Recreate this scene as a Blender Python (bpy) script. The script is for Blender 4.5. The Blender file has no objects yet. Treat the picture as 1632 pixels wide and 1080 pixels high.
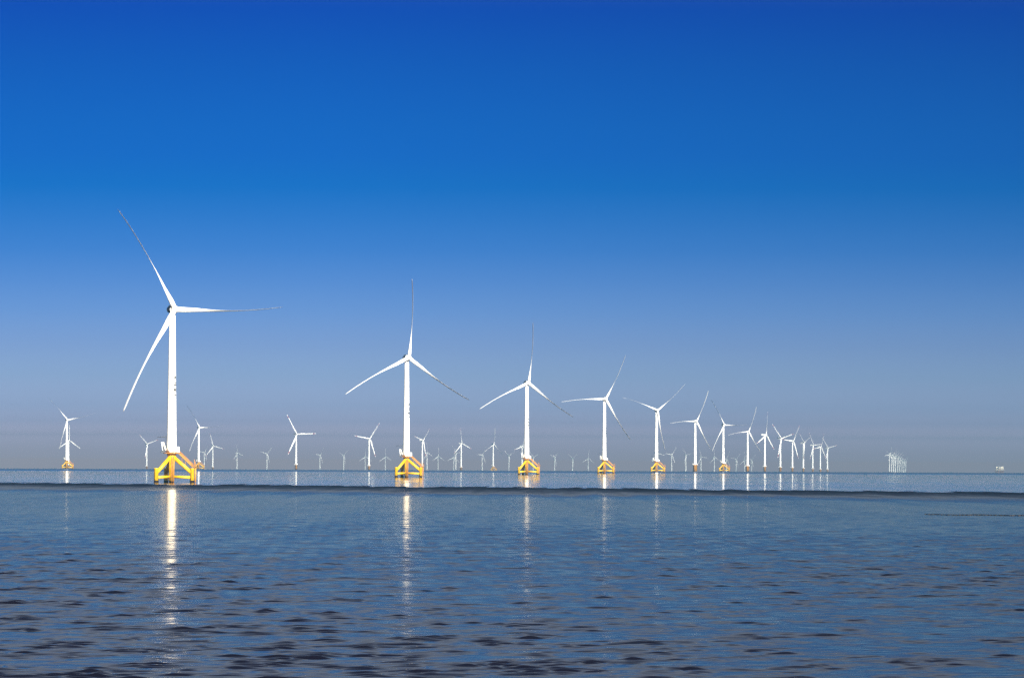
import bpy, math, random
import numpy as np
from mathutils import Vector, Matrix

C = bpy.context.scene.collection
sc = bpy.context.scene
R_ = math.radians
random.seed(4)
RE = 7.4e6                       # earth radius with refraction: the sea really curves away
EYE = 11.5                       # camera height above the water

# ------------------------------------------------------------------ camera
cd = bpy.data.cameras.new('camera')
cam = bpy.data.objects.new('camera', cd); C.objects.link(cam)
cd.lens = 200.0; cd.sensor_width = 36.0; cd.clip_start = 1.0; cd.clip_end = 200000.0
cam.matrix_world = (Matrix.Translation((0, 0, EYE)) @ Matrix.Rotation(R_(90 + 1.2227), 4, 'X')
                    @ Matrix.Rotation(R_(0.253), 4, 'Z'))
sc.camera = cam

# ------------------------------------------------------------------ sun, sky, exposure
SUN_AZ, SUN_EL = 158.0, 25.0     # clockwise from +Y (the view direction): behind the camera, to its right
sd = Vector((math.sin(R_(SUN_AZ)) * math.cos(R_(SUN_EL)), math.cos(R_(SUN_AZ)) * math.cos(R_(SUN_EL)), math.sin(R_(SUN_EL))))
sl = bpy.data.lights.new('sun', 'SUN'); sl.energy = 5.0; sl.angle = R_(0.5); sl.color = (1.0, 0.95, 0.86)
so = bpy.data.objects.new('sun', sl); C.objects.link(so)
so.rotation_euler = sd.to_track_quat('Z', 'Y').to_euler(); so.location = (0, 0, 300)

SKY = [  # sine of elevation, grade of the clear-sky model at that height (a deep, polarised blue overhead)
    (0.00000, (1.5946, 1.0198, 1.3125)),
    (0.00000, (1.5809, 1.0311, 1.3611)),
    (0.00155, (1.5300, 1.0780, 1.6868)),
    (0.00375, (1.5855, 1.2071, 2.1259)),
    (0.00651, (0.6245, 0.5918, 1.1964)),
    (0.00927, (0.3900, 0.4484, 0.9620)),
    (0.01478, (0.2331, 0.3280, 0.7486)),
    (0.02029, (0.1497, 0.2384, 0.6388)),
    (0.02581, (0.0917, 0.1866, 0.5756)),
    (0.03132, (0.0526, 0.1418, 0.5015)),
    (0.03683, (0.0242, 0.1087, 0.4380)),
    (0.04234, (0.0100, 0.0884, 0.3851)),
    (0.04785, (0.0000, 0.0725, 0.3398)),
    (0.05335, (0.0000, 0.0604, 0.3156)),
    (0.05886, (0.0000, 0.0553, 0.2897)),
    (0.06986, (0.0000, 0.0423, 0.2454)),
    (0.08086, (0.0000, 0.0281, 0.2144)),
    (0.10000, (0.1281, 0.1301, 0.2059)),
    (0.15000, (0.1859, 0.1654, 0.2225)),
    (0.25000, (0.1275, 0.1174, 0.1683)),
    (0.45000, (0.0569, 0.0579, 0.1092)),
    (1.00000, (0.0980, 0.0956, 0.1440)),
]
w = bpy.data.worlds.new('World'); sc.world = w; w.use_nodes = True
nt = w.node_tree; bg = nt.nodes['Background']
sky = nt.nodes.new('ShaderNodeTexSky'); sky.sky_type = 'NISHITA'; sky.sun_disc = False
sky.sun_elevation = R_(SUN_EL); sky.sun_rotation = R_(SUN_AZ)
tc = nt.nodes.new('ShaderNodeTexCoord'); sx = nt.nodes.new('ShaderNodeSeparateXYZ')
mx = nt.nodes.new('ShaderNodeMath'); mx.operation = 'MAXIMUM'; mx.inputs[1].default_value = 0.0
sq = nt.nodes.new('ShaderNodeMath'); sq.operation = 'SQRT'
rp = nt.nodes.new('ShaderNodeValToRGB')
mul = nt.nodes.new('ShaderNodeMix'); mul.data_type = 'RGBA'; mul.blend_type = 'MULTIPLY'; mul.inputs[0].default_value = 1.0
nt.links.new(tc.outputs['Generated'], sx.inputs[0]); nt.links.new(sx.outputs[2], mx.inputs[0])
nt.links.new(mx.outputs[0], sq.inputs[0]); nt.links.new(sq.outputs[0], rp.inputs[0])
cr = rp.color_ramp
for i, (z, c) in enumerate(SKY):
    p = math.sqrt(z)
    e = cr.elements[i] if i < 1 else (cr.elements[1] if i == 1 else cr.elements.new(p))
    e.position = p
for i, (z, c) in enumerate(SKY):
    cr.elements[i].position = math.sqrt(z); cr.elements[i].color = (*c, 1)
nt.links.new(sky.outputs[0], mul.inputs[6]); nt.links.new(rp.outputs[0], mul.inputs[7])
az = nt.nodes.new('ShaderNodeMath'); az.operation = 'MULTIPLY_ADD'; az.inputs[1].default_value = -1.5; az.inputs[2].default_value = 1.0; az.use_clamp = False
nt.links.new(sx.outputs[0], az.inputs[0])
azc = nt.nodes.new('ShaderNodeClamp'); azc.inputs[1].default_value = 0.8; azc.inputs[2].default_value = 1.05; nt.links.new(az.outputs[0], azc.inputs[0])
sca = nt.nodes.new('ShaderNodeVectorMath'); sca.operation = 'SCALE'; nt.links.new(mul.outputs[2], sca.inputs[0]); nt.links.new(azc.outputs[0], sca.inputs[3])
bk = nt.nodes.new('ShaderNodeMapRange'); bk.inputs[1].default_value = -0.35; bk.inputs[2].default_value = 0.35; bk.inputs[3].default_value = 0.3; bk.inputs[4].default_value = 1.0
nt.links.new(sx.outputs[1], bk.inputs[0])            # unseen sky behind the camera, dimmed to cut fill on shaded sides
sc2 = nt.nodes.new('ShaderNodeVectorMath'); sc2.operation = 'SCALE'; nt.links.new(sca.outputs[0], sc2.inputs[0]); nt.links.new(bk.outputs[0], sc2.inputs[3])
nt.links.new(sc2.outputs[0], bg.inputs[0]); bg.inputs[1].default_value = 0.1
sc.view_settings.view_transform = 'Standard'; sc.view_settings.look = 'None'
sc.view_settings.exposure = 1.65; sc.view_settings.gamma = 1.0
sc.cycles.volume_bounces = 0
sc.cycles.max_bounces = 6
sc.cycles.use_adaptive_sampling = False
sc.cycles.use_denoising = True
sc.cycles.denoising_prefilter = 'NONE'; sc.cycles.denoising_input_passes = 'RGB_ALBEDO_NORMAL'

# ------------------------------------------------------------------ materials
def mat(name, col, rough=0.45, metal=0.0, wear=0.0, spec=0.5):
    m = bpy.data.materials.new(name); m.use_nodes = True
    n = m.node_tree; b = n.nodes['Principled BSDF']
    b.inputs['Base Color'].default_value = (*col, 1); b.inputs['Roughness'].default_value = rough
    b.inputs['Metallic'].default_value = metal; b.inputs['Specular IOR Level'].default_value = spec
    if wear:
        g = n.nodes.new('ShaderNodeTexCoord'); mp = n.nodes.new('ShaderNodeMapping'); mp.inputs['Scale'].default_value = (1, 1, 0.25)
        t = n.nodes.new('ShaderNodeTexNoise'); t.inputs['Scale'].default_value = 0.9; t.inputs['Detail'].default_value = 6
        r = n.nodes.new('ShaderNodeValToRGB'); r.color_ramp.elements[0].position = 0.35; r.color_ramp.elements[1].position = 0.7
        r.color_ramp.elements[0].color = (*[c * (1 - wear) for c in col], 1); r.color_ramp.elements[1].color = (*col, 1)
        n.links.new(g.outputs['Object'], mp.inputs[0]); n.links.new(mp.outputs[0], t.inputs['Vector'])
        n.links.new(t.outputs[0], r.inputs[0]); n.links.new(r.outputs[0], b.inputs['Base Color'])
    return m
WHITE = mat('white_paint', (0.84, 0.84, 0.82), 0.4, wear=0.06)
GREY = mat('nacelle_grey', (0.035, 0.045, 0.065), 0.5)
YELLOW = mat('yellow_paint', (0.80, 0.47, 0.002), 0.5, wear=0.3)
ORANGE = mat('orange_paint', (0.52, 0.22, 0.03), 0.55, wear=0.15)
AMBER = mat('monopile_yellow', (0.48, 0.23, 0.025), 0.55, wear=0.2)
FOOT = mat('wet_marine_growth', (0.015, 0.008, 0.005), 0.4, wear=0.3)
RED = mat('red_paint', (0.33, 0.06, 0.07), 0.45)
INK = mat('dark_lettering', (0.02, 0.02, 0.022), 0.6)
STEEL = mat('dark_steel', (0.05, 0.055, 0.065), 0.5)
DULL = mat('weathered_cladding', (0.36, 0.34, 0.30), 0.6, wear=0.25)
CREAM = mat('cream_paint', (0.72, 0.66, 0.52), 0.5, wear=0.15)
BROWN = mat('rusty_brown', (0.20, 0.10, 0.06), 0.7, wear=0.3)

# ------------------------------------------------------------------ mesh builder
class MB:
    def __init__(s): s.v, s.f, s.m, s.s = [], [], [], []
    def face(s, idx, mi=0, sm=False): s.f.append(idx); s.m.append(mi); s.s.append(sm)
    def tube(s, a, b, r0, r1=None, n=14, mi=0, caps=True):
        r1 = r0 if r1 is None else r1
        a, b = Vector(a), Vector(b); d = (b - a).normalized()
        u = d.orthogonal().normalized(); w_ = d.cross(u); k = len(s.v)
        for p, r in ((a, r0), (b, r1)):
            for i in range(n):
                t = 2 * math.pi * i / n; s.v.append(tuple(p + u * (r * math.cos(t)) + w_ * (r * math.sin(t))))
        for i in range(n):
            j = (i + 1) % n; s.face((k + i, k + j, k + n + j, k + n + i), mi, True)
        if caps: s.face(tuple(range(k + n - 1, k - 1, -1)), mi); s.face(tuple(range(k + n, k + 2 * n)), mi)
        return s
    def lathe(s, prof, axis='Z', n=32, o=(0, 0, 0), mi=0, smooth=True):   # prof: (along, radius)
        k = len(s.v)
        for h, r in prof:
            for i in range(n):
                t = 2 * math.pi * i / n; c, q = r * math.cos(t), r * math.sin(t)
                p = (c, q, h) if axis == 'Z' else (c, h, -q)
                s.v.append((p[0] + o[0], p[1] + o[1], p[2] + o[2]))
        for a in range(len(prof) - 1):
            for i in range(n):
                j = (i + 1) % n
                s.face((k + a * n + i, k + a * n + j, k + (a + 1) * n + j, k + (a + 1) * n + i), mi, smooth)
        s.face(tuple(range(k + n - 1, k - 1, -1)), mi); e = k + (len(prof) - 1) * n; s.face(tuple(range(e, e + n)), mi)
        return s
    def box(s, c, d, rot=None, mi=0, bev=0.0):
        k = len(s.v); h = [x / 2 for x in d]; b = min(bev, *(x * 0.9 for x in h)) if bev else 0
        if not b:
            P = [Vector((x * h[0], y * h[1], z * h[2])) for z in (-1, 1) for y in (-1, 1) for x in (-1, 1)]
            F = [(0, 2, 3, 1), (4, 5, 7, 6), (0, 1, 5, 4), (2, 6, 7, 3), (0, 4, 6, 2), (1, 3, 7, 5)]
        else:                                                             # chamfered vertical edges and top
            ring = lambda e, z: [Vector(p) for p in ((-h[0] + b + e, -h[1] + e, z), (h[0] - b - e, -h[1] + e, z), (h[0] - e, -h[1] + b + e, z), (h[0] - e, h[1] - b - e, z),
                                 (h[0] - b - e, h[1] - e, z), (-h[0] + b + e, h[1] - e, z), (-h[0] + e, h[1] - b - e, z), (-h[0] + e, -h[1] + b + e, z))]
            P = ring(0, -h[2]) + ring(0, h[2] - b) + ring(b * 0.8, h[2])
            F = [tuple(range(7, -1, -1)), tuple(range(16, 24))]
            for q in (0, 8): F += [(q + i, q + (i + 1) % 8, q + 8 + (i + 1) % 8, q + 8 + i) for i in range(8)]
        M = rot or Matrix.Identity(3)
        for p in P: s.v.append(tuple(M @ p + Vector(c)))
        for f in F: s.face(tuple(k + i for i in f), mi)
        return s
    def mesh(s, name, mats):
        me = bpy.data.meshes.new(name); me.from_pydata(s.v, [], s.f)
        for m in (mats if isinstance(mats, (list, tuple)) else [mats]): me.materials.append(m)
        me.polygons.foreach_set('material_index', s.m); me.polygons.foreach_set('use_smooth', s.s); me.update()
        return me

def link(name, data, parent=None, loc=(0, 0, 0), rot=(0, 0, 0), scale=1.0):
    o = bpy.data.objects.new(name, data); C.objects.link(o); o.parent = parent
    o.location = loc; o.rotation_euler = rot; o.scale = (scale,) * 3
    return o
def tag(o, label=None, cat=None, group=None, kind=None):
    if label: o['label'] = label
    if cat: o['category'] = cat
    if group: o['group'] = group
    if kind: o['kind'] = kind
    return o

# ------------------------------------------------------------------ the sea: one curved sheet past the horizon
def sea():
    ys = list(np.linspace(-550, 240, 12))
    y = 262.0
    while y < 1600: ys.append(y); y += y * 0.00062
    while y < 3000: ys.append(y); y += y * 0.002
    while y < 34500: ys.append(y); y *= 1.010
    ys = np.array(ys); nr = len(ys)
    inner = np.linspace(-1, 1, 861); ext = np.array([1.04, 1.1, 1.2, 1.4, 1.7, 2.0])
    s = np.concatenate([-ext[::-1], inner, ext]); nc = len(s)
    yy = np.maximum(ys, 262.0)
    half = 0.118 * yy + 34.0; far = np.maximum(0.165 * yy + 40, 500.0)
    X = np.empty((nr, nc)); Y = np.repeat(ys[:, None], nc, 1)
    k = np.clip((np.abs(s) - 1) / 1.0, 0, 1)
    X[:] = np.where(np.abs(s)[None] <= 1, s[None] * half[:, None], np.sign(s)[None] * (half[:, None] + k[None] * (far - half)[:, None]))
    X = X.astype(np.float64)
    dy = np.gradient(ys); dx = half / 430
    rng = np.random.default_rng(11)
    N = 120
    lam = np.exp(rng.uniform(np.log(0.6), np.log(3.2), N))
    th = R_(100) + rng.normal(0, R_(27), N)                 # mostly running towards the shore
    ph = rng.uniform(0, 2 * math.pi, N)
    slope = 0.12 * np.sqrt(2.0 / N) * (0.75 + 0.5 * rng.random(N)) * (lam / 1.6) ** -0.1
    Z = np.zeros_like(X); OX = np.zeros_like(X); OY = np.zeros_like(X)
    i0 = int(np.searchsorted(ys, 250)); i1 = int(np.searchsorted(ys, 2950))
    # gusts: patches where the chop is higher
    def patch(sx_, sy_, sd_):
        r2 = np.random.default_rng(sd_); g = 0
        for _ in range(7):
            a = r2.uniform(0, 6.28); f = r2.uniform(0.5, 1.6)
            g = g + np.sin(X / sx_ * math.cos(a) * f * 6.28 + Y / sy_ * math.sin(a) * f * 6.28 + r2.uniform(0, 6.28))
        return g / 2.6
    gust = np.clip(0.5 * np.exp(0.35 * patch(70, 260, 3) + 0.65 * patch(9, 22, 5) + 0.6 * patch(4, 8, 6)), 0.12, 2.6)   # sets of steep waves between slicker water
    edge = np.clip((2060 - 0.0 - (Y + 1.2347 * X - 0.0) + 460) / 30, 0, 1)   # the calm water beyond the wind line has no chop
    for l, t, p, q in zip(lam, th, ph, slope):
        kk = 2 * math.pi / l; amp = q / kk
        a = np.clip((l / np.maximum(dy, dx) - 3.2) / 3.0, 0, 1)
        j1 = max(i0, int(np.searchsorted(-a, -1e-3))) if a[i0:i1].min() <= 0 else i1
        j1 = min(i1, j1)
        A = (a * amp)[i0:j1, None]; G = gust[i0:j1]
        arg = kk * (math.cos(t) * X[i0:j1] + math.sin(t) * Y[i0:j1]) + p
        Z[i0:j1] += A * G * np.cos(arg); sn = -0.9 * A * G * np.sin(arg)
        OX[i0:j1] += sn * math.cos(t); OY[i0:j1] += sn * math.sin(t)
    edge = edge * np.clip((1.0 - np.abs(s)) / 0.06, 0, 1)[None]            # only where the mesh is fine enough to carry waves
    Z *= edge; OX *= edge; OY *= edge
    X += OX; Y += OY; Z -= (X * X + Y * Y) / (2 * RE)
    co = np.stack([X, Y, Z], -1).reshape(-1, 3).astype(np.float32)
    a = (np.arange(nr - 1)[:, None] * nc + np.arange(nc - 1)[None]).ravel()
    q = np.stack([a, a + 1, a + nc + 1, a + nc], -1).astype(np.int32)
    me = bpy.data.meshes.new('sea'); me.vertices.add(len(co)); me.vertices.foreach_set('co', co.ravel())
    me.loops.add(q.size); me.loops.foreach_set('vertex_index', q.ravel())
    me.polygons.add(len(q)); me.polygons.foreach_set('loop_start', np.arange(0, q.size, 4, dtype=np.int32))
    me.polygons.foreach_set('loop_total', np.full(len(q), 4, np.int32))
    me.polygons.foreach_set('use_smooth', np.ones(len(q), bool)); me.update(calc_edges=True); me.validate()
    return me

def water():
    m = bpy.data.materials.new('sea_water'); m.use_nodes = True; n = m.node_tree; L = n.links.new
    b = n.nodes['Principled BSDF']
    n.nodes.remove(b)
    body = n.nodes.new('ShaderNodeBsdfDiffuse'); body.inputs[0].default_value = (0.004, 0.004, 0.009, 1)
    gl = n.nodes.new('ShaderNodeBsdfGlossy'); gl.inputs['Roughness'].default_value = 0.03; gl.distribution = 'GGX'
    fr = n.nodes.new('ShaderNodeFresnel'); fr.inputs['IOR'].default_value = 1.333
    ms = n.nodes.new('ShaderNodeMixShader'); L(fr.outputs[0], ms.inputs[0]); L(body.outputs[0], ms.inputs[1]); L(gl.outputs[0], ms.inputs[2])
    L(ms.outputs[0], n.nodes['Material Output'].inputs['Surface'])
    g = n.nodes.new('ShaderNodeNewGeometry')
    def val(v):
        return v
    def math_(op, a, c=None, d=None, clamp=False):
        o = n.nodes.new('ShaderNodeMath'); o.operation = op; o.use_clamp = clamp
        for i, x in enumerate((a, c, d)):
            if x is None: continue
            if isinstance(x, (int, float)): o.inputs[i].default_value = x
            else: L(x, o.inputs[i])
        return o.outputs[0]
    def vm(op, a, c=None, scale=None):
        o = n.nodes.new('ShaderNodeVectorMath'); o.operation = op
        for i, x in enumerate((a, c)):
            if x is None: continue
            if isinstance(x, tuple): o.inputs[i].default_value = x
            else: L(x, o.inputs[i])
        if scale is not None:
            if isinstance(scale, (int, float)): o.inputs[3].default_value = scale
            else: L(scale, o.inputs[3])
        return o.outputs[0]
    def noise(sx_, sy_, det=2.0, off=0.0, rough=0.5):
        v = vm('MULTIPLY', g.outputs['Position'], (1 / sx_, 1 / sy_, 0.0)); v = vm('ADD', v, (off, off * 1.7, 0.0))
        t = n.nodes.new('ShaderNodeTexNoise'); t.inputs['Scale'].default_value = 1.0; t.inputs['Detail'].default_value = det
        t.inputs['Roughness'].default_value = rough; L(v, t.inputs['Vector']); return t
    def sstep(x, lo, hi):
        o = n.nodes.new('ShaderNodeMapRange'); o.interpolation_type = 'SMOOTHSTEP'; L(x, o.inputs[0])
        o.inputs[1].default_value = lo; o.inputs[2].default_value = hi; return o.outputs[0]
    xyz = n.nodes.new('ShaderNodeSeparateXYZ'); L(g.outputs['Position'], xyz.inputs[0])
    px, py = xyz.outputs[0], xyz.outputs[1]
    # distance on the shore side of the wind line (a straight front crossing the bay)
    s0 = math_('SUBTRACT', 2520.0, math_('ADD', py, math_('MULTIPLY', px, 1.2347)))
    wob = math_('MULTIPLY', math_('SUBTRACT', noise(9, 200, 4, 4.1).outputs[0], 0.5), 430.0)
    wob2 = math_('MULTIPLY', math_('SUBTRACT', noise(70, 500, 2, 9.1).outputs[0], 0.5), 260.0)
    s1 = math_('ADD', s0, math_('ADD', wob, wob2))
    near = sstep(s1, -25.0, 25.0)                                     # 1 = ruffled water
    front = math_('MULTIPLY', near, math_('POWER', math_('SUBTRACT', 1.0, sstep(s1, -0.15 * 1000.0, 1000.0)), 2.0))   # roughest right at the line
    farr = sstep(math_('ADD', py, math_('MULTIPLY', math_('SUBTRACT', noise(500, 900, 2, 2.2).outputs[0], 0.5), 1500.0)), 6600.0, 8200.0)
    streak = math_('POWER', sstep(noise(900, 330, 2, 7.7).outputs[0], 0.52, 0.72), 2.0)
    gust = sstep(math_('ADD', noise(60, 240, 3, 1.3).outputs[0], math_('MULTIPLY', noise(14, 60, 2, 5.3).outputs[0], 0.6)), 0.55, 1.05)
    # random facet slopes (world space), so that water too far to resolve still scatters like wind-ruffled water
    def slopes(sx_, sy_, det, off):
        v = noise(sx_, sy_, det, off, 0.6).outputs[1]
        return vm('SUBTRACT', v, (0.5, 0.5, 0.5))
    # slope patches: most of the surface is fairly slick, some of it steep; the patches are stretched in depth farther out, to stay visible at a grazing view
    def cat(sx_, sy_, off): return math_('ADD', math_('MULTIPLY', noise(sx_, sy_, 4, off, 0.65).outputs[0], 0.9), math_('MULTIPLY', noise(sx_ * 4, sy_ * 4, 2, off + 2.2).outputs[0], 0.7))
    far1, far2 = sstep(py, 380.0, 750.0), sstep(py, 900.0, 1700.0)
    e1 = math_('ADD', math_('MULTIPLY', cat(2.2, 9, 6.6), math_('SUBTRACT', 1.0, far1)), math_('MULTIPLY', cat(2.6, 42, 3.1), far1))
    e1 = math_('ADD', math_('MULTIPLY', e1, math_('SUBTRACT', 1.0, far2)), math_('MULTIPLY', cat(4.2, 170, 7.9), far2))
    env = math_('POWER', sstep(e1, 0.62, 1.0), 1.5)
    near_amp = math_('MULTIPLY', near, math_('ADD', math_('ADD', 0.05, math_('MULTIPLY', sstep(py, 550.0, 1300.0), 0.6)), math_('MULTIPLY', math_('ADD', math_('MULTIPLY', gust, 0.5), 0.6), math_('MULTIPLY', env, 0.7))))
    dist = sstep(py, 300.0, 1500.0)
    amp_r = math_('ADD', math_('MULTIPLY', near_amp, math_('ADD', 0.15, math_('MULTIPLY', dist, 0.85))), math_('MULTIPLY', front, 0.8))
    amp_c = math_('ADD', math_('ADD', 0.04, math_('MULTIPLY', math_('SUBTRACT', 1.0, sstep(py, 2700.0, 3900.0)), 0.08)), math_('ADD', math_('MULTIPLY', farr, 0.05), math_('MULTIPLY', streak, 0.08)))
    v1 = vm('ADD', slopes(1.5, 0.8, 3.0, 0.0), vm('SCALE', slopes(5.0, 2.2, 1.0, 3.3), scale=0.6))
    v3 = vm('SCALE', vm('MULTIPLY', vm('MULTIPLY', v1, v1), v1), scale=11.0)   # peaked: many flat facets, a few steep ones
    v2 = vm('ADD', vm('SCALE', v3, scale=amp_r), vm('SCALE', v1, scale=math_('ADD', math_('MULTIPLY', near, 0.012), math_('MULTIPLY', amp_c, math_('SUBTRACT', 1.0, near)))))
    bias = math_('ADD', math_('MULTIPLY', near, math_('MULTIPLY', env, 0.01)), math_('ADD', math_('MULTIPLY', front, 0.3), math_('MULTIPLY', farr, 0.06)))
    cmb = n.nodes.new('ShaderNodeCombineXYZ')
    v2 = vm('ADD', v2, vm('SCALE', slopes(14, 260, 2.0, 5.7), scale=math_('MULTIPLY', math_('SUBTRACT', 1.0, near), 0.03)))
    s_ = n.nodes.new('ShaderNodeSeparateXYZ'); L(v2, s_.inputs[0])
    L(math_('MULTIPLY', s_.outputs[0], 0.4), cmb.inputs[0])
    L(math_('SUBTRACT', s_.outputs[1], bias), cmb.inputs[1])
    nn = vm('NORMALIZE', vm('ADD', g.outputs['Normal'], cmb.outputs[0]))
    rg = n.nodes.new('ShaderNodeMapRange'); L(near, rg.inputs[0]); rg.inputs[3].default_value = 0.03; L(math_('SUBTRACT', 0.09 + 0.008, math_('MULTIPLY', sstep(py, 330.0, 800.0), 0.008)), rg.inputs[4]); L(rg.outputs[0], gl.inputs['Roughness'])   # capillary ripples below the mesh size
    L(nn, body.inputs['Normal']); L(nn, gl.inputs['Normal']); L(nn, fr.inputs['Normal'])
    tint = n.nodes.new('ShaderNodeMix'); tint.data_type = 'RGBA'; L(near, tint.inputs[0])      # warm colour put into the near reflections to mute the sky's blue
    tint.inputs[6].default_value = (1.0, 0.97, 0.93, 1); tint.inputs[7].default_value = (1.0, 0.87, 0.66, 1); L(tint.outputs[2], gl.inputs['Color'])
    return m
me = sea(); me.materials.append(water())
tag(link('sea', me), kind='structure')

# ------------------------------------------------------------------ turbine pieces (each mesh shared by the copies)
HUB = 89.0
def blade_mesh(name, R, chord, delta, prebend, mats, band=None):
    mb = MB(); n = 20; A = Vector((0, -1, 0)); CCW = Vector((-1, 0, 0)); st = 40
    for i in range(st + 1):
        r = 1.2 + (R - 1.2) * (i / st) ** 0.9
        f = r / R
        c = np.interp(r / R, *zip(*chord)); th = np.interp(f, (0, 0.07, 0.12, 0.2, 0.33, 0.5, 0.8, 1), (1, 0.95, 0.72, 0.45, 0.3, 0.17, 0.12, 0.10))
        rnd = max(0.0, min(1.0, (0.2 - f) / 0.14)); d = R_(np.interp(f, *zip(*delta)))
        cv = A * math.cos(d) + CCW * math.sin(d); nv = -CCW * math.cos(d) + A * math.sin(d)
        p = Vector((0, 0, r)) + CCW * (prebend * f ** 2.3)
        for k in range(n):
            t = 2 * math.pi * k / n; x = 0.5 * math.cos(t)           # 0.5 leading edge ... -0.5 trailing edge
            yt = 0.5 * math.sin(t)
            af = 0.5 * math.sin(t) * (0.62 + 0.62 * x) * 1.35 if abs(math.sin(t)) > 1e-6 else 0
            y = (yt * rnd + af * (1 - rnd)) * th
            xo = -(x - 0.16 * (1 - rnd))                    # parked: blades feathered, sharp trailing edge to the front
            mb.v.append(tuple(p + cv * (xo * c) + nv * (y * c)))
    for i in range(st):
        mid = (i + 0.5) / st
        mi = 1 if band and band[0] < (1.2 + (R - 1.2) * mid ** 0.9) / R < band[1] else 0
        for k in range(n):
            j = (k + 1) % n; mb.face((i * n + k, i * n + j, (i + 1) * n + j, (i + 1) * n + k), mi, True)
    mb.face(tuple(range(n - 1, -1, -1))); mb.face(tuple(range(st * n, st * n + n)))
    return mb.mesh(name, mats)
PB = 5.0
BL = {
 'A': blade_mesh('blade', 58.7, [(0, 2.4), (.06, 2.7), (.11, 2.9), (.2, 2.6), (.35, 2.1), (.55, 1.7), (.75, 1.85), (.93, 1.8), (.985, 1.5), (1, .35)],
                 [(0, 48), (.2, 40), (.35, 24), (.5, 12), (.65, 8), (1, 6.5)], PB, WHITE),
 'B': blade_mesh('blade_red_tip', 55.0, [(0, 2.3), (.06, 2.5), (.16, 4.0), (.25, 3.9), (.45, 2.9), (.7, 2.1), (.93, 1.4), (.985, .9), (1, .2)],
                 [(0, 50), (.3, 62), (1, 78)], 1.0, [WHITE, RED], (.84, .93)),
 'C': blade_mesh('blade_plain', 55.0, [(0, 2.3), (.06, 2.5), (.16, 4.0), (.25, 3.9), (.45, 2.9), (.7, 2.1), (.93, 1.4), (.985, .9), (1, .2)],
                 [(0, 50), (.3, 62), (1, 78)], 1.0, [WHITE, WHITE]),
}
BL['M'] = BL['A']; BR = {'A': 58.7, 'M': 58.7, 'B': 55.0, 'C': 55.0}

def tower_r(z, z0): return 2.55 - (2.55 - 1.6) * (z - z0) / (87.0 - z0)
def tower_mesh(z0):
    mb = MB()
    mb.lathe([(z0, 2.95), (z0 + 0.3, 2.95)], n=40)
    mb.lathe([(z0 + 0.3, tower_r(z0, z0))] + [(z, tower_r(z, z0)) for z in np.linspace(z0 + 4, 87.0, 8)], n=40)
    for k in (1, 2, 3):                                  # thin bolted flanges between the sections
        z = z0 + (86.6 - z0) * k / 4; mb.lathe([(z - 0.1, tower_r(z, z0) + 0.035), (z + 0.1, tower_r(z, z0) + 0.035)], n=40)
    return mb.mesh('tower', WHITE)
def glyphs(z0):                                          # four weathered characters, one under the other, on the right of the tower
    out = []
    def stroke(u0, u1, v0, v1, thick=0.42):
        k = 6
        for i in range(k):
            for (a, c) in ((i / k, (i + 1) / k),):
                P = []
                for t in (a, c):
                    u = u0 + (u1 - u0) * t; v = v0 + (v1 - v0) * t
                    P.append((u, v))
                du, dv = P[1][0] - P[0][0], P[1][1] - P[0][1]; ln = math.hypot(du, dv) or 1
                nu, nv = -dv / ln * thick / 2, du / ln * thick / 2
                mb = out[-1]; q0 = len(mb.v)
                for lift in (0.006, 0.03):
                    for (uu, vv) in ((P[0][0] - nu, P[0][1] - nv), (P[1][0] - nu, P[1][1] - nv), (P[1][0] + nu, P[1][1] + nv), (P[0][0] + nu, P[0][1] + nv)):
                        r = tower_r(vv, z0) + lift; an = R_(-38) + uu / r
                        mb.v.append((r * math.cos(an), r * math.sin(an), vv))
                for f in ((4, 5, 6, 7), (0, 3, 2, 1), (0, 1, 5, 4), (1, 2, 6, 5), (2, 3, 7, 6), (3, 0, 4, 7)):
                    mb.face(tuple(q0 + x for x in f))
    z = 54.4; out.append(MB())
    stroke(-.95, .95, z, z); stroke(0, 0, z + .7, z - 1.0); stroke(0, -.9, z - .2, z - 1.4); stroke(0, .9, z - .2, z - 1.4)
    z = 50.8; out.append(MB())
    stroke(-.8, .8, z + .7, z + .7); stroke(-.8, .8, z - .7, z - .7); stroke(-.8, -.8, z + .8, z - 1.1); stroke(.8, .8, z + .8, z - 1.1); stroke(-.7, .7, z, z); stroke(0, 0, z + .7, z - 1.1)
    z = 47.6; out.append(MB())
    stroke(-.95, .95, z + .8, z + .8); stroke(-.95, .95, z + .2, z + .2); stroke(-.6, .6, z - .4, z - .4); stroke(-.1, -.9, z + .9, z - 1.0); stroke(.1, .9, z + .2, z - 1.0); stroke(0, 0, z + .9, z - .6)
    z = 45.0; out.append(MB())
    stroke(-.9, .9, z, z, .45); stroke(.3, .3, z + .4, z - .5)
    return [m.mesh('character', INK) for m in out]
def door_mesh(z0):
    mb = MB(); mb.box((0.35, -2.62, z0 + 2.0), (0.95, 0.16, 2.1), mi=0, bev=0.05); mb.box((0.35, -2.72, z0 + 2.55), (0.4, 0.06, 0.4), mi=1)
    return mb.mesh('door', [mat('door_grey', (0.6, 0.6, 0.58)), STEEL])

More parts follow.
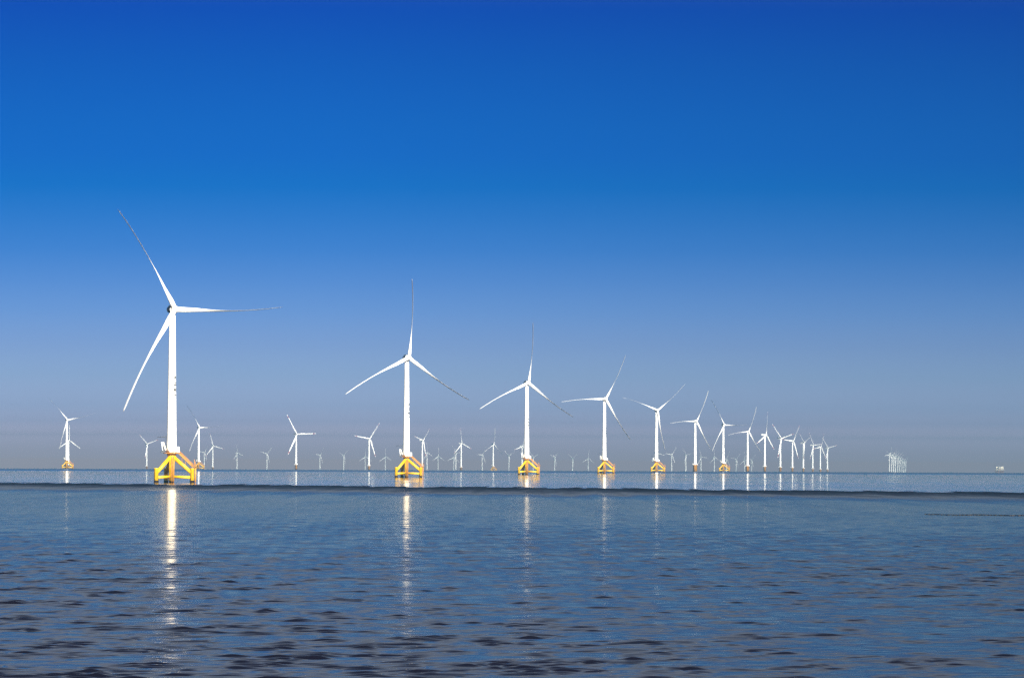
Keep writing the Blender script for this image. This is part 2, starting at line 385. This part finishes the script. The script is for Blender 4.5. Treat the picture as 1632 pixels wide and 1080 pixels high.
def nacelle_A():
    mb = MB(); mb.lathe([(-1.0, 1.75), (-0.6, 1.9), (2.4, 1.9), (3.8, 1.75), (4.7, 1.35), (5.2, 0.7), (5.3, 0.1)], axis='Y', n=28, o=(0, 0, 0.0))
    mb.box((0, 3.0, 2.0), (1.5, 2.0, 0.5), bev=0.15); mb.tube((0.4, 4.0, 1.6), (0.4, 4.0, 3.3), 0.05, n=6)
    mb.lathe([(-2.6, 1.35), (-1.75, 1.5)], n=24)
    return mb.mesh('nacelle', GREY)
def generator_A():
    return MB().lathe([(-2.9, 1.6), (-2.75, 2.15), (-1.3, 2.2), (-1.05, 1.9)], axis='Y', n=36).mesh('generator', WHITE)
def hub_A():
    mb = MB(); mb.lathe([(-2.1, 0.1), (-2.0, 0.7), (-1.5, 1.35), (-0.6, 1.8), (0.5, 1.85), (1.2, 1.55)], axis='Y', n=28)
    return mb.mesh('hub', WHITE)
def blade_root():
    return MB().lathe([(1.2, 1.25), (2.1, 1.22)], n=20)
def nacelle_B():
    mb = MB(); mb.box((0, 3.6, 0.1), (3.7, 11.0, 3.9), bev=0.5); mb.box((0, 7.2, 2.35), (2.4, 2.2, 0.7), bev=0.2)
    mb.tube((0.7, 8.4, 1.9), (0.7, 8.4, 3.9), 0.06, n=6); mb.lathe([(-2.3, 1.6), (-1.7, 1.7)], n=20)
    return mb.mesh('nacelle', WHITE)

# yellow three-legged foundation
LEGS = [(-12, 11.0), (228, 11.0), (108, 11.0)]
def legp(i): a = R_(LEGS[i][0]); return math.cos(a) * LEGS[i][1], math.sin(a) * LEGS[i][1]
def column_mesh():
    mb = MB()
    mb.lathe([(0.9, 1.45), (10.2, 1.5), (12.2, 2.0), (13.9, 2.2)], n=30); mb.lathe([(-5, 1.2), (0.9, 1.3)], n=24, mi=1)
    mb.lathe([(13.95, 2.35), (14.9, 2.35)], n=30, mi=2)
    return mb.mesh('foundation', [YELLOW, FOOT, ORANGE])
def pile_mesh(i):
    x, y = legp(i); mb = MB()
    mb.lathe([(1.1, 1.12), (6.9, 1.12), (7.0, 1.25), (7.35, 1.25)], n=24, o=(x, y, 0)); mb.lathe([(-6, 1.22), (1.1, 1.22)], n=24, o=(x, y, 0), mi=1)
    return mb.mesh('pile', [YELLOW, FOOT])
def brace_mesh(i):
    x, y = legp(i); k = 1 / 11.0
    return MB().tube((x * k * 0.9, y * k * 0.9, 13.2), (x * 0.985, y * 0.985, 4.9), 0.98, 0.92, n=20).mesh('brace', YELLOW)
def strut_mesh(i):
    x, y = legp(i)
    return MB().tube((x * 0.11, y * 0.11, 3.0), (x * 0.92, y * 0.92, 2.7), 0.72, n=18).mesh('strut', YELLOW)
def landing_mesh(cx, cy, z0, z1, ang):
    mb = MB(); d = Vector((math.cos(ang), math.sin(ang), 0)); t = Vector((-d.y, d.x, 0)); p = Vector((cx, cy, 0))
    for s in (-.48, .48): mb.tube(p + t * s + Vector((0, 0, z0)), p + t * s + Vector((0, 0, z1)), 0.24, n=10)
    for k in range(int((z1 - z0) / 0.6)): z = z0 + 0.5 + 0.6 * k; mb.tube(p + t * -.4 + Vector((0, 0, z)), p + t * .4 + Vector((0, 0, z)), 0.06, n=6, mi=1)
    for z in (z0 + 2.2, z1 - 0.8):
        for s in (-.48, .48): mb.tube(p + t * s + Vector((0, 0, z)), p + t * s * .8 - d * 1.0 + Vector((0, 0, z)), 0.14, n=8)
    return mb.mesh('boat_landing', [ORANGE, BROWN])
def rail(mb, pts, h=1.15, r=0.06, step=1.3, mi=0):
    for a, b in zip(pts, pts[1:]):
        a, b = Vector(a), Vector(b); n = max(1, int((b - a).length / step))
        for k in range(n + 1): p = a.lerp(b, k / n); mb.tube(p, p + Vector((0, 0, h)), r, n=6, mi=mi)
        for q in (h, h * 0.55): mb.tube(a + Vector((0, 0, q)), b + Vector((0, 0, q)), r * 0.85, n=6, mi=mi)
def platform_mesh(r, z):
    return MB().lathe([(z - 0.35, r - 0.3), (z - 0.3, r), (z, r)], n=28, smooth=False).mesh('platform', ORANGE)
def railing_mesh(r, z, a0=0, a1=360, m=None):
    mb = MB(); pts = [(r * math.cos(R_(a)), r * math.sin(R_(a)), z) for a in np.linspace(a0, a1, 13)]
    rail(mb, pts, step=1.6); return mb.mesh('railing', m or ORANGE)
def cabinet_A():
    mb = MB(); mb.box((3.15, -1.5, 16.95), (2.1, 2.3, 2.8), bev=0.12); mb.box((3.15, -2.68, 16.9), (0.9, 0.06, 1.9)); mb.box((3.6, -2.7, 16.95), (0.08, 0.08, 0.3), mi=1)
    mb.box((0.2, -3.2, 16.3), (2.6, 0.9, 1.3), bev=0.1)
    return mb.mesh('cabinet', [WHITE, STEEL])
def crane_A():
    mb = MB(); ry = lambda a: Matrix.Rotation(R_(a), 3, 'Y')
    mb.tube((-2.75, -1.4, 15.2), (-2.75, -1.4, 24.0), 0.2, 0.15, n=10, mi=1)
    mb.tube((-2.6, -1.4, 23.3), (-7.4, -1.4, 23.4), 0.17, 0.11, n=8, mi=1); mb.tube((-2.75, -1.4, 24.0), (-5.4, -1.4, 23.4), 0.05, n=6, mi=1)
    mb.tube((-7.2, -1.4, 23.3), (-7.2, -1.4, 22.2), 0.04, n=5, mi=1)
    return mb.mesh('crane', [WHITE, STEEL])
def rack_A():
    mb = MB(); ry = lambda a: Matrix.Rotation(R_(a), 3, 'Y')
    mb.box((-3.55, -2.0, 18.7), (0.75, 1.6, 4.3), rot=ry(-20), mi=0, bev=0.08)
    mb.box((-4.75, -2.0, 18.6), (0.3, 1.2, 4.4), rot=ry(-8), mi=1); mb.box((-4.6, -2.0, 20.5), (1.4, 1.2, 0.45), mi=1, bev=0.06)
    mb.box((-4.3, -2.0, 15.75), (2.0, 1.7, 1.0), mi=2, bev=0.08); mb.box((-4.1, -1.9, 17.6), (0.6, 1.0, 2.2), mi=2)
    return mb.mesh('cable_rack', [CREAM, WHITE, STEEL])
def stair_A():
    x, y = legp(0); d = Vector((x, y, 0)).normalized(); t = Vector((-d.y, d.x, 0)); mb = MB()
    a = d * 4.1 + Vector((0, 0, 15.0)); b = d * 11.3 + Vector((0, 0, 8.4))
    ax = (b - a).normalized()
    up = t.cross(ax)
    if up.z < 0: up = -up
    M = Matrix((ax, t, up)).transposed()
    for s in (-.5, .5):
        mb.box((a + b) / 2 + t * s, ((b - a).length, 0.12, 0.62), rot=M)
        mb.tube(a + t * s + Vector((0, 0, 1.15)), b + t * s + Vector((0, 0, 1.15)), 0.09, n=6)
        for k in range(8): p = a.lerp(b, k / 7) + t * s; mb.tube(p, p + Vector((0, 0, 1.15)), 0.05, n=5)
    for k in range(22): p = a.lerp(b, (k + .5) / 22); mb.box(p, (0.28, 0.9, 0.05))
    mb.box(d * 12.3 + Vector((0, 0, 8.2)), (2.4, 2.6, 0.24), rot=Matrix((d, t, Vector((0, 0, 1)))).transposed())
    c = [d * q + t * s + Vector((0, 0, 8.3)) for q, s in ((11.2, -1.25), (13.4, -1.25), (13.4, 1.25), (11.2, 1.25))]; rail(mb, c, 1.2)
    mb.tube(d * 11.9 + t * .9 + Vector((0, 0, 8.2)), d * 11.9 + t * .9 + Vector((0, 0, 11.9)), 0.12, n=8); mb.tube(d * 12.9 - t * .9 + Vector((0, 0, 8.2)), d * 12.9 - t * .9 + Vector((0, 0, 10.8)), 0.1, n=8)
    for q in (0.2, 0.46): p = a.lerp(b, q); mb.tube(p, (p.x, p.y, 13.2 - (Vector((p.x, p.y)).length - 0.9) / 10 * 8.3 + 0.6), 0.1, n=6)
    return mb.mesh('stairway', ORANGE)
def monopile(r):
    mb = MB(); mb.lathe([(1.6, r), (11.2, r), (11.3, r + .2), (11.9, r + .2)], n=28); mb.lathe([(-6, r + .05), (1.6, r + .05)], n=28, mi=1)
    return mb.mesh('foundation', [AMBER, FOOT])
x0, y0 = legp(0)
MESH = {
 'towerA': tower_mesh(14.9), 'towerM': tower_mesh(12.3), 'letters': glyphs(14.9), 'doorA': door_mesh(14.9),
 'nacA': nacelle_A(), 'genA': generator_A(), 'hubA': hub_A(), 'nacB': nacelle_B(),
 'column': column_mesh(), 'pile': [pile_mesh(i) for i in range(3)], 'brace': [brace_mesh(i) for i in range(3)], 'strut': [strut_mesh(i) for i in range(3)],
 'land1': landing_mesh(x0 + 1.7, y0, 0.3, 8.3, R_(-12)), 'land0': landing_mesh(0.75, -2.45, 0.4, 13.6, R_(-90)),
 'plat': platform_mesh(4.4, 15.25), 'rail': railing_mesh(4.25, 15.25, 20, 340), 'cab': cabinet_A(), 'crane': crane_A(), 'rack': rack_A(), 'stair': stair_A(),
 'monoM': monopile(3.7), 'monoB': monopile(3.0), 'platM': platform_mesh(5.2, 12.25), 'railM': railing_mesh(5.05, 12.25, 0, 360, WHITE),
 'platB': platform_mesh(4.4, 12.25), 'railB': railing_mesh(4.25, 12.25, 0, 360, WHITE),
 'landM': landing_mesh(-0.6, -5.2, 0.2, 12.0, R_(-90)), 'landB': landing_mesh(0.6, -4.4, 0.2, 12.0, R_(-90)),
}
MESH['cabM'] = MB().box((3.2, -2.2, 13.4), (1.8, 1.6, 2.2), bev=0.1).mesh('cabinet', WHITE)
MESH['cabM2'] = MB().box((-3.6, -1.6, 13.2), (1.3, 1.5, 1.8), bev=0.1).mesh('cabinet', WHITE)

def turbine(kind, X, Y, yaw, phase, ratio, label, group):
    t = tag(link('wind_turbine', None, loc=(X, Y, -(X * X + Y * Y) / (2 * RE))), label, 'wind turbine', group)
    t.empty_display_size = 10
    A = kind in 'AM'
    tw = link('tower', MESH['towerA' if kind == 'A' else 'towerM'], t)
    if kind == 'A':
        if Y < 12000: [link('character', g_, tw) for g_ in MESH['letters']]; link('door', MESH['doorA'], tw)
        f = link('foundation', MESH['column'], t)
        for i in range(3): link('pile', MESH['pile'][i], f); link('brace', MESH['brace'][i], f); link('strut', MESH['strut'][i], f)
        link('boat_landing', MESH['land0'], f); link('boat_landing', MESH['land1'], f)
        p = link('platform', MESH['plat'], t); link('railing', MESH['rail'], p); link('cabinet', MESH['cab'], p)
        link('crane', MESH['crane'], p); link('cable_rack', MESH['rack'], p); link('stairway', MESH['stair'], t)
    else:
        k = 'M' if kind == 'M' else 'B'
        f = link('foundation', MESH['mono' + k], t)
        if kind != 'C':
            link('boat_landing', MESH['land' + k], f)
            p = link('platform', MESH['plat' + k], t); link('railing', MESH['rail' + k], p); link('cabinet', MESH['cabM'], p); link('cabinet', MESH['cabM2'], p)
    yr = R_(yaw)
    n = link('nacelle', MESH['nacA' if A else 'nacB'], t, (0, 0, HUB), (0, 0, yr))
    if A: link('generator', MESH['genA'], n)
    ov = 3.9 if A else 3.6
    h = link('hub', MESH['hubA'], t, (math.sin(yr) * ov, -math.cos(yr) * ov, HUB), (0, 0, yr))
    R = ratio * HUB; sc_ = R / BR[kind]; pb = (PB if A else 1.0)
    off = math.degrees(math.asin(pb / BR[kind]))
    for k in range(3):
        link('blade', BL[kind], h, rot=(0, R_(90 - (phase + 120 * k - off)), 0), scale=sc_)
    return t

TURBINES = [  # kind, x, y (metres), yaw, rotor phase, blade length / hub height, label, group
    ('A', -174.9, 2928.2, 24, 2, 0.67, 'nearest and tallest white wind turbine on a yellow tripod, one blade pointing right', 'turbines of the near row'),
    ('A', -78.5, 4248.7, 26, 88, 0.66, 'second nearest white turbine on a yellow tripod, top blade straight up, right of the tallest', 'turbines of the near row'),
    ('A', 14.7, 5532.6, 26, 86, 0.66, 'third nearest white turbine on a yellow tripod, at picture centre, top blade straight up', 'turbines of the near row'),
    ('A', 111.5, 6838.3, 24, 64, 0.66, 'fourth white turbine of the near row on a yellow tripod, one blade pointing level left', 'turbines of the near row'),
    ('A', 208.5, 8184.7, 22, 42, 0.65, 'fifth white turbine of the near row on a yellow tripod, blades forming a Y', 'turbines of the near row'),
    ('M', 324.1, 10042.2, 38, 64, 0.68, "white turbine on an orange cylinder, left neighbour of the row's last yellow tripod turbine", 'turbines of the near row'),
    ('A', 404.4, 10865.1, 28, 2, 0.64, 'last yellow tripod turbine of the near row, one blade pointing level right', 'turbines of the near row'),
    ('M', 524.8, 12649.5, 38, 68, 0.67, "white turbine on an orange cylinder just right of the row's last yellow tripod turbine", 'turbines of the near row'),
    ('B', 612.7, 13761.8, 62, 82, 0.64, 'white turbine with long pale nacelle and upright blade, second right of the last tripod turbine', 'turbines of the near row'),
    ('B', 716.7, 15165.8, 46, 14, 0.60, 'white turbine on an orange cylinder, right of the one with the upright blade', 'turbines of the near row'),
    ('B', 804.7, 16297.2, 52, 56, 0.63, 'white turbine with one blade raised up right, between two Y-bladed turbines of the right row', 'turbines of the near row'),
    ('B', 887.4, 17301.5, 64, 24, 0.56, 'fourth turbine from the right end of the near row, set where the spacing narrows', 'turbines of the near row'),
    ('B', 982.8, 18562.6, 54, 4, 0.56, 'third turbine from the right end of the near row, small and white', 'turbines of the near row'),
    ('B', 1063.9, 19599.9, 54, 68, 0.56, 'second turbine from the right end of the near row, one blade raised to the right', 'turbines of the near row'),
    ('B', 1129.2, 20335.9, 48, 12, 0.56, 'last and smallest turbine at the right end of the near row, blade pointing right', 'turbines of the near row'),
    ('A', -810.4, 10367.6, 24, 14, 0.62, 'leftmost white turbine in the photo, on a small yellow tripod', 'turbines of the hazy far rows'),
    ('C', -1380, 17730.3, 42, 90, 0.56, 'distant turbine almost hidden behind the tower of the leftmost tripod turbine', 'turbines of the hazy far rows'),
    ('B', -1257.1, 19612, 42, 18, 0.56, 'slim white turbine alone between the leftmost tripod turbine and the tallest one', 'turbines of the hazy far rows'),
    ('A', -669.5, 12177.4, 32, 4, 0.64, 'white turbine on a small orange tripod just right of the tallest turbine', 'turbines of the hazy far rows'),
    ('B', -1096.1, 20879, 36, 108, 0.57, 'white turbine with blade pointing right, just right of the small orange tripod turbine', 'turbines of the hazy far rows'),
    ('B', -1413.2, 26168.3, 58, 54, 0.56, 'faint small turbine squeezed between two white ones right of the tallest turbine', 'turbines of the hazy far rows'),
    ('C', -1288.5, 26711, 56, 104, 0.52, 'faint turbine with raised blade, first of two pale ones left of the red-tipped lone turbine', 'turbines of the hazy far rows'),
    ('C', -1172.2, 27279.6, 46, 48, 0.52, 'faint turbine with V blades, nearer of two pale ones left of the red-tipped lone turbine', 'turbines of the hazy far rows'),
    ('B', -541.7, 14312.7, 36, 2, 0.65, 'white red-tipped turbine with level right blade, standing alone on an orange cylinder', 'turbines of the hazy far rows'),
    ('C', -959.1, 28491, 56, 54, 0.52, 'faint turbine just right of the lone red-tipped turbine with the level blade', 'turbines of the hazy far rows'),
    ('C', -847.1, 28720.3, 58, 42, 0.52, 'faint turbine left of the red-tipped turbine with a blade raised up right', 'turbines of the hazy far rows'),
    ('B', -402, 16054.8, 40, 52, 0.63, 'white red-tipped turbine with a blade raised up right, left of the second tripod turbine', 'turbines of the hazy far rows'),
    ('C', -771.8, 30016.8, 34, 90, 0.52, 'very faint turbine just left of the red-tipped tower by the second tripod turbine', 'turbines of the hazy far rows'),
    ('C', -663.4, 29917.2, 36, 92, 0.52, 'very faint turbine between the red-tipped tower and the second tripod turbine', 'turbines of the hazy far rows'),
    ('B', -263.5, 16808.9, 58, 46, 0.56, 'white turbine directly right of the second tripod turbine, behind its stairway', 'turbines of the hazy far rows'),
    ('C', -381.1, 25670.8, 58, 100, 0.52, "pale turbine with upright blade close behind, right of the second tripod turbine's neighbour", 'turbines of the hazy far rows'),
    ('C', -378.4, 29306.5, 34, 90, 0.52, "barely visible turbine alone in haze right of the second tripod turbine's two neighbours", 'turbines of the hazy far rows'),
    ('C', -253.8, 25973.1, 48, 8, 0.52, 'pale turbine just left of the red-tipped tower with the upright blade', 'turbines of the hazy far rows'),
    ('C', -307.7, 30295.8, 36, 82, 0.52, 'barely visible tower left of the pale turbine by the upright red-tipped one', 'turbines of the hazy far rows'),
    ('B', -163.6, 18489.8, 50, 100, 0.58, 'white red-tipped turbine with upright blade between the second and third tripod turbines', 'turbines of the hazy far rows'),
    ('C', -140.6, 27353.2, 52, 58, 0.52, 'pale turbine between the upright red-tipped turbine and the small orange tripod turbine', 'turbines of the hazy far rows'),
    ('A', -60.9, 18938.3, 52, 86, 0.62, 'white turbine on a tiny orange tripod, left of the third near tripod turbine', 'turbines of the hazy far rows'),
    ('C', -12.5, 28081.9, 50, 28, 0.52, 'pale Y-bladed turbine right of the turbine on the tiny orange tripod', 'turbines of the hazy far rows'),
    ('B', 37.3, 20074.1, 52, 74, 0.56, 'white turbine partly hidden behind the left side of the third tripod turbine', 'turbines of the hazy far rows'),
    ('C', 111.2, 29329.8, 50, 18, 0.52, 'faint turbine behind the stairway of the third tripod turbine', 'turbines of the hazy far rows'),
    ('C', 224.6, 29573.8, 54, 44, 0.52, 'leftmost of three faint turbines between the third and fourth tripod turbines', 'turbines of the hazy far rows'),
    ('C', 330.5, 30781.5, 50, 34, 0.52, 'middle of three faint turbines between the third and fourth tripod turbines', 'turbines of the hazy far rows'),
    ('C', 416.5, 30921.5, 36, 86, 0.52, 'rightmost of three faint turbines between the third and fourth tripod turbines', 'turbines of the hazy far rows'),
    ('C', 639.7, 25131.3, 40, 110, 0.52, 'distant turbine hidden behind the tower of the fifth tripod turbine', 'turbines of the hazy far rows'),
    ('C', 740.7, 26318.4, 40, 54, 0.52, 'pale turbine with clear white tower just right of the fifth tripod turbine', 'turbines of the hazy far rows'),
    ('C', 819.8, 26750.9, 46, 10, 0.52, 'pale turbine just left of the first turbine on an orange cylinder', 'turbines of the hazy far rows'),
    ('C', 951.5, 28571.1, 46, 114, 0.52, 'pale turbine just right of the first turbine on an orange cylinder', 'turbines of the hazy far rows'),
    ('C', 1046, 29329.8, 42, 96, 0.52, "faint upright-bladed turbine just left of the row's last yellow tripod turbine", 'turbines of the hazy far rows'),
    ('C', 1153.1, 30556.3, 42, 62, 0.52, "faint turbine close behind the right side of the row's last yellow tripod turbine", 'turbines of the hazy far rows'),
    ('C', 1224.6, 31019.3, 44, 48, 0.52, 'faint turbine midway between the last tripod turbine and its orange cylinder neighbour', 'turbines of the hazy far rows'),
    ('C', 1299.7, 31725.8, 36, 96, 0.52, 'very faint turbine close left of the orange cylinder turbine after the last tripod', 'turbines of the hazy far rows'),
    ('C', 1343, 31839.6, 46, 44, 0.52, 'very faint turbine close right of the orange cylinder turbine after the last tripod', 'turbines of the hazy far rows'),
    ('C', 1700.2, 25600.7, 58, 64, 0.60, 'first and tallest from the left in the tight far cluster of turbines at right', 'tight far cluster of turbines'),
    ('C', 1761.8, 26375.5, 52, 38, 0.52, 'second from the left in the tight far cluster of turbines at right', 'tight far cluster of turbines'),
    ('C', 1795.2, 26738.6, 56, 34, 0.52, 'third from the left in the tight far cluster of turbines at right', 'tight far cluster of turbines'),
    ('C', 1846, 27364.3, 56, 30, 0.52, 'fourth from the left in the tight far cluster of turbines at right', 'tight far cluster of turbines'),
    ('C', 1891.7, 27873.1, 52, 32, 0.52, 'fifth from the left in the tight far cluster of turbines at right', 'tight far cluster of turbines'),
    ('C', 1993.4, 29215.1, 56, 32, 0.52, 'sixth from the left in the tight far cluster of turbines at right', 'tight far cluster of turbines'),
    ('C', 2116, 30852, 60, 36, 0.52, 'seventh from the left in the tight far cluster of turbines at right', 'tight far cluster of turbines'),
    ('C', 2193.4, 31816.9, 58, 32, 0.52, 'eighth from the left in the tight far cluster of turbines at right', 'tight far cluster of turbines'),
    ('C', 2239.2, 32346, 60, 40, 0.52, 'last and faintest from the left in the tight far cluster of turbines at right', 'tight far cluster of turbines'),
]
for row in TURBINES: turbine(*row)

# ------------------------------------------------------------------ offshore transformer platform, far right
def substation(X, Y):
    t = tag(link('offshore_platform', None, loc=(X, Y, -(X * X + Y * Y) / (2 * RE))), 'pale box-shaped platform on brown legs standing far out at the right edge', 'sea platform')
    mb = MB()
    for x in (-12, -3, 5, 13):
        for y in (-8, 8): mb.tube((x, y, -6), (x * .96, y * .9, 12), 1.1, n=10)
    for z in (3, 9):
        for y in (-8, 8): mb.tube((-12, y, z), (13, y, z), 0.5, n=8)
    for y in (-8, 8):
        for a, b in ((-12, -3), (5, 13)): mb.tube((a, y, 2), (b, y, 11), 0.5, n=8)
    link('jacket', mb.mesh('jacket', BROWN), t)
    mb = MB(); mb.box((1, 0, 12.6), (31, 20, 1.2)); mb.box((-15.5, 0, 13), (5, 8, 0.8)); link('deck', mb.mesh('deck', DULL), t)
    mb = MB(); mb.box((5.5, 0, 18.6), (18, 17, 10.8), bev=0.5, mi=0); mb.box((5.5, 0, 16.0), (18.5, 17.5, 0.7), mi=1); mb.box((9, -8.7, 20.5), (8, 0.4, 3.2), mi=2); mb.box((1.2, -8.7, 15), (7, 0.4, 1.5), mi=1)
    link('hall', mb.mesh('hall', [DULL, BROWN, CREAM]), t)
    mb = MB(); mb.box((-8.5, -3, 21.2), (5, 6, 4), bev=0.3); mb.tube((-8.5, -3, 13), (-8.5, -3, 19.2), 1.2, n=10); link('cabin', mb.mesh('cabin', CREAM), t)
    mb = MB(); mb.tube((-6, 4, 13), (-6, 4, 25), 0.7, n=8); mb.tube((-6, 4, 24.5), (-17, 4, 29), 0.4, 0.25, n=8); link('crane', mb.mesh('crane', STEEL), t)
    mb = MB(); mb.tube((12, 6, 24), (12, 6, 31), 0.25, n=6); link('mast', mb.mesh('mast', STEEL), t)
substation(1663.0, 19400.0)

# ------------------------------------------------------------------ a string of net floats lying on the water, right
def float_line():
    mb = MB(); rng = random.Random(8); P_ = []
    x = 92.0
    while x < 121:
        y = 1262 - 0.62 * (x - 92) + rng.uniform(-3, 3) + 5 * math.sin(x * .5); r = rng.uniform(0.06, 0.12) * (1.3 if 100 < x < 114 else .8)
        P_.append((x, y, -(x * x + y * y) / (2 * RE) + 0.12)); mb.lathe([(-r, 0.02), (-r * .7, r * .9), (0, r * 1.3), (r * .6, r * .9), (r * .9, 0.03)], n=8, o=(x, y, -(x * x + y * y) / (2 * RE) + 0.05))
        x += rng.uniform(0.10, 0.3)
    for i in range(len(P_) - 1): mb.tube(P_[i], P_[i + 1], 0.07, n=5)
    o = tag(link('net_float_line', mb.mesh('net_float_line', FOOT)), 'thin dark line of net floats drifting on the ruffled water at right', 'float line')
float_line()

# ------------------------------------------------------------------ haze over the water
mb = MB(); mb.box((0, 17900, 41.5), (15000, 37400, 251))
hz = bpy.data.materials.new('sea_haze'); hz.use_nodes = True; n = hz.node_tree
for q in list(n.nodes):
    if q.type == 'BSDF_PRINCIPLED': n.nodes.remove(q)
hz.cycles.volume_sampling = 'DISTANCE'; hz.cycles.homogeneous_volume = True
pv = n.nodes.new('ShaderNodeVolumePrincipled'); pv.inputs['Color'].default_value = (0.05, 0.16, 0.25, 1); pv.inputs['Density'].default_value = 6.2e-05
pv.inputs['Anisotropy'].default_value = 0.0
n.links.new(pv.outputs[0], n.nodes['Material Output'].inputs['Volume'])
tag(link('haze', mb.mesh('haze', hz)), kind='stuff')
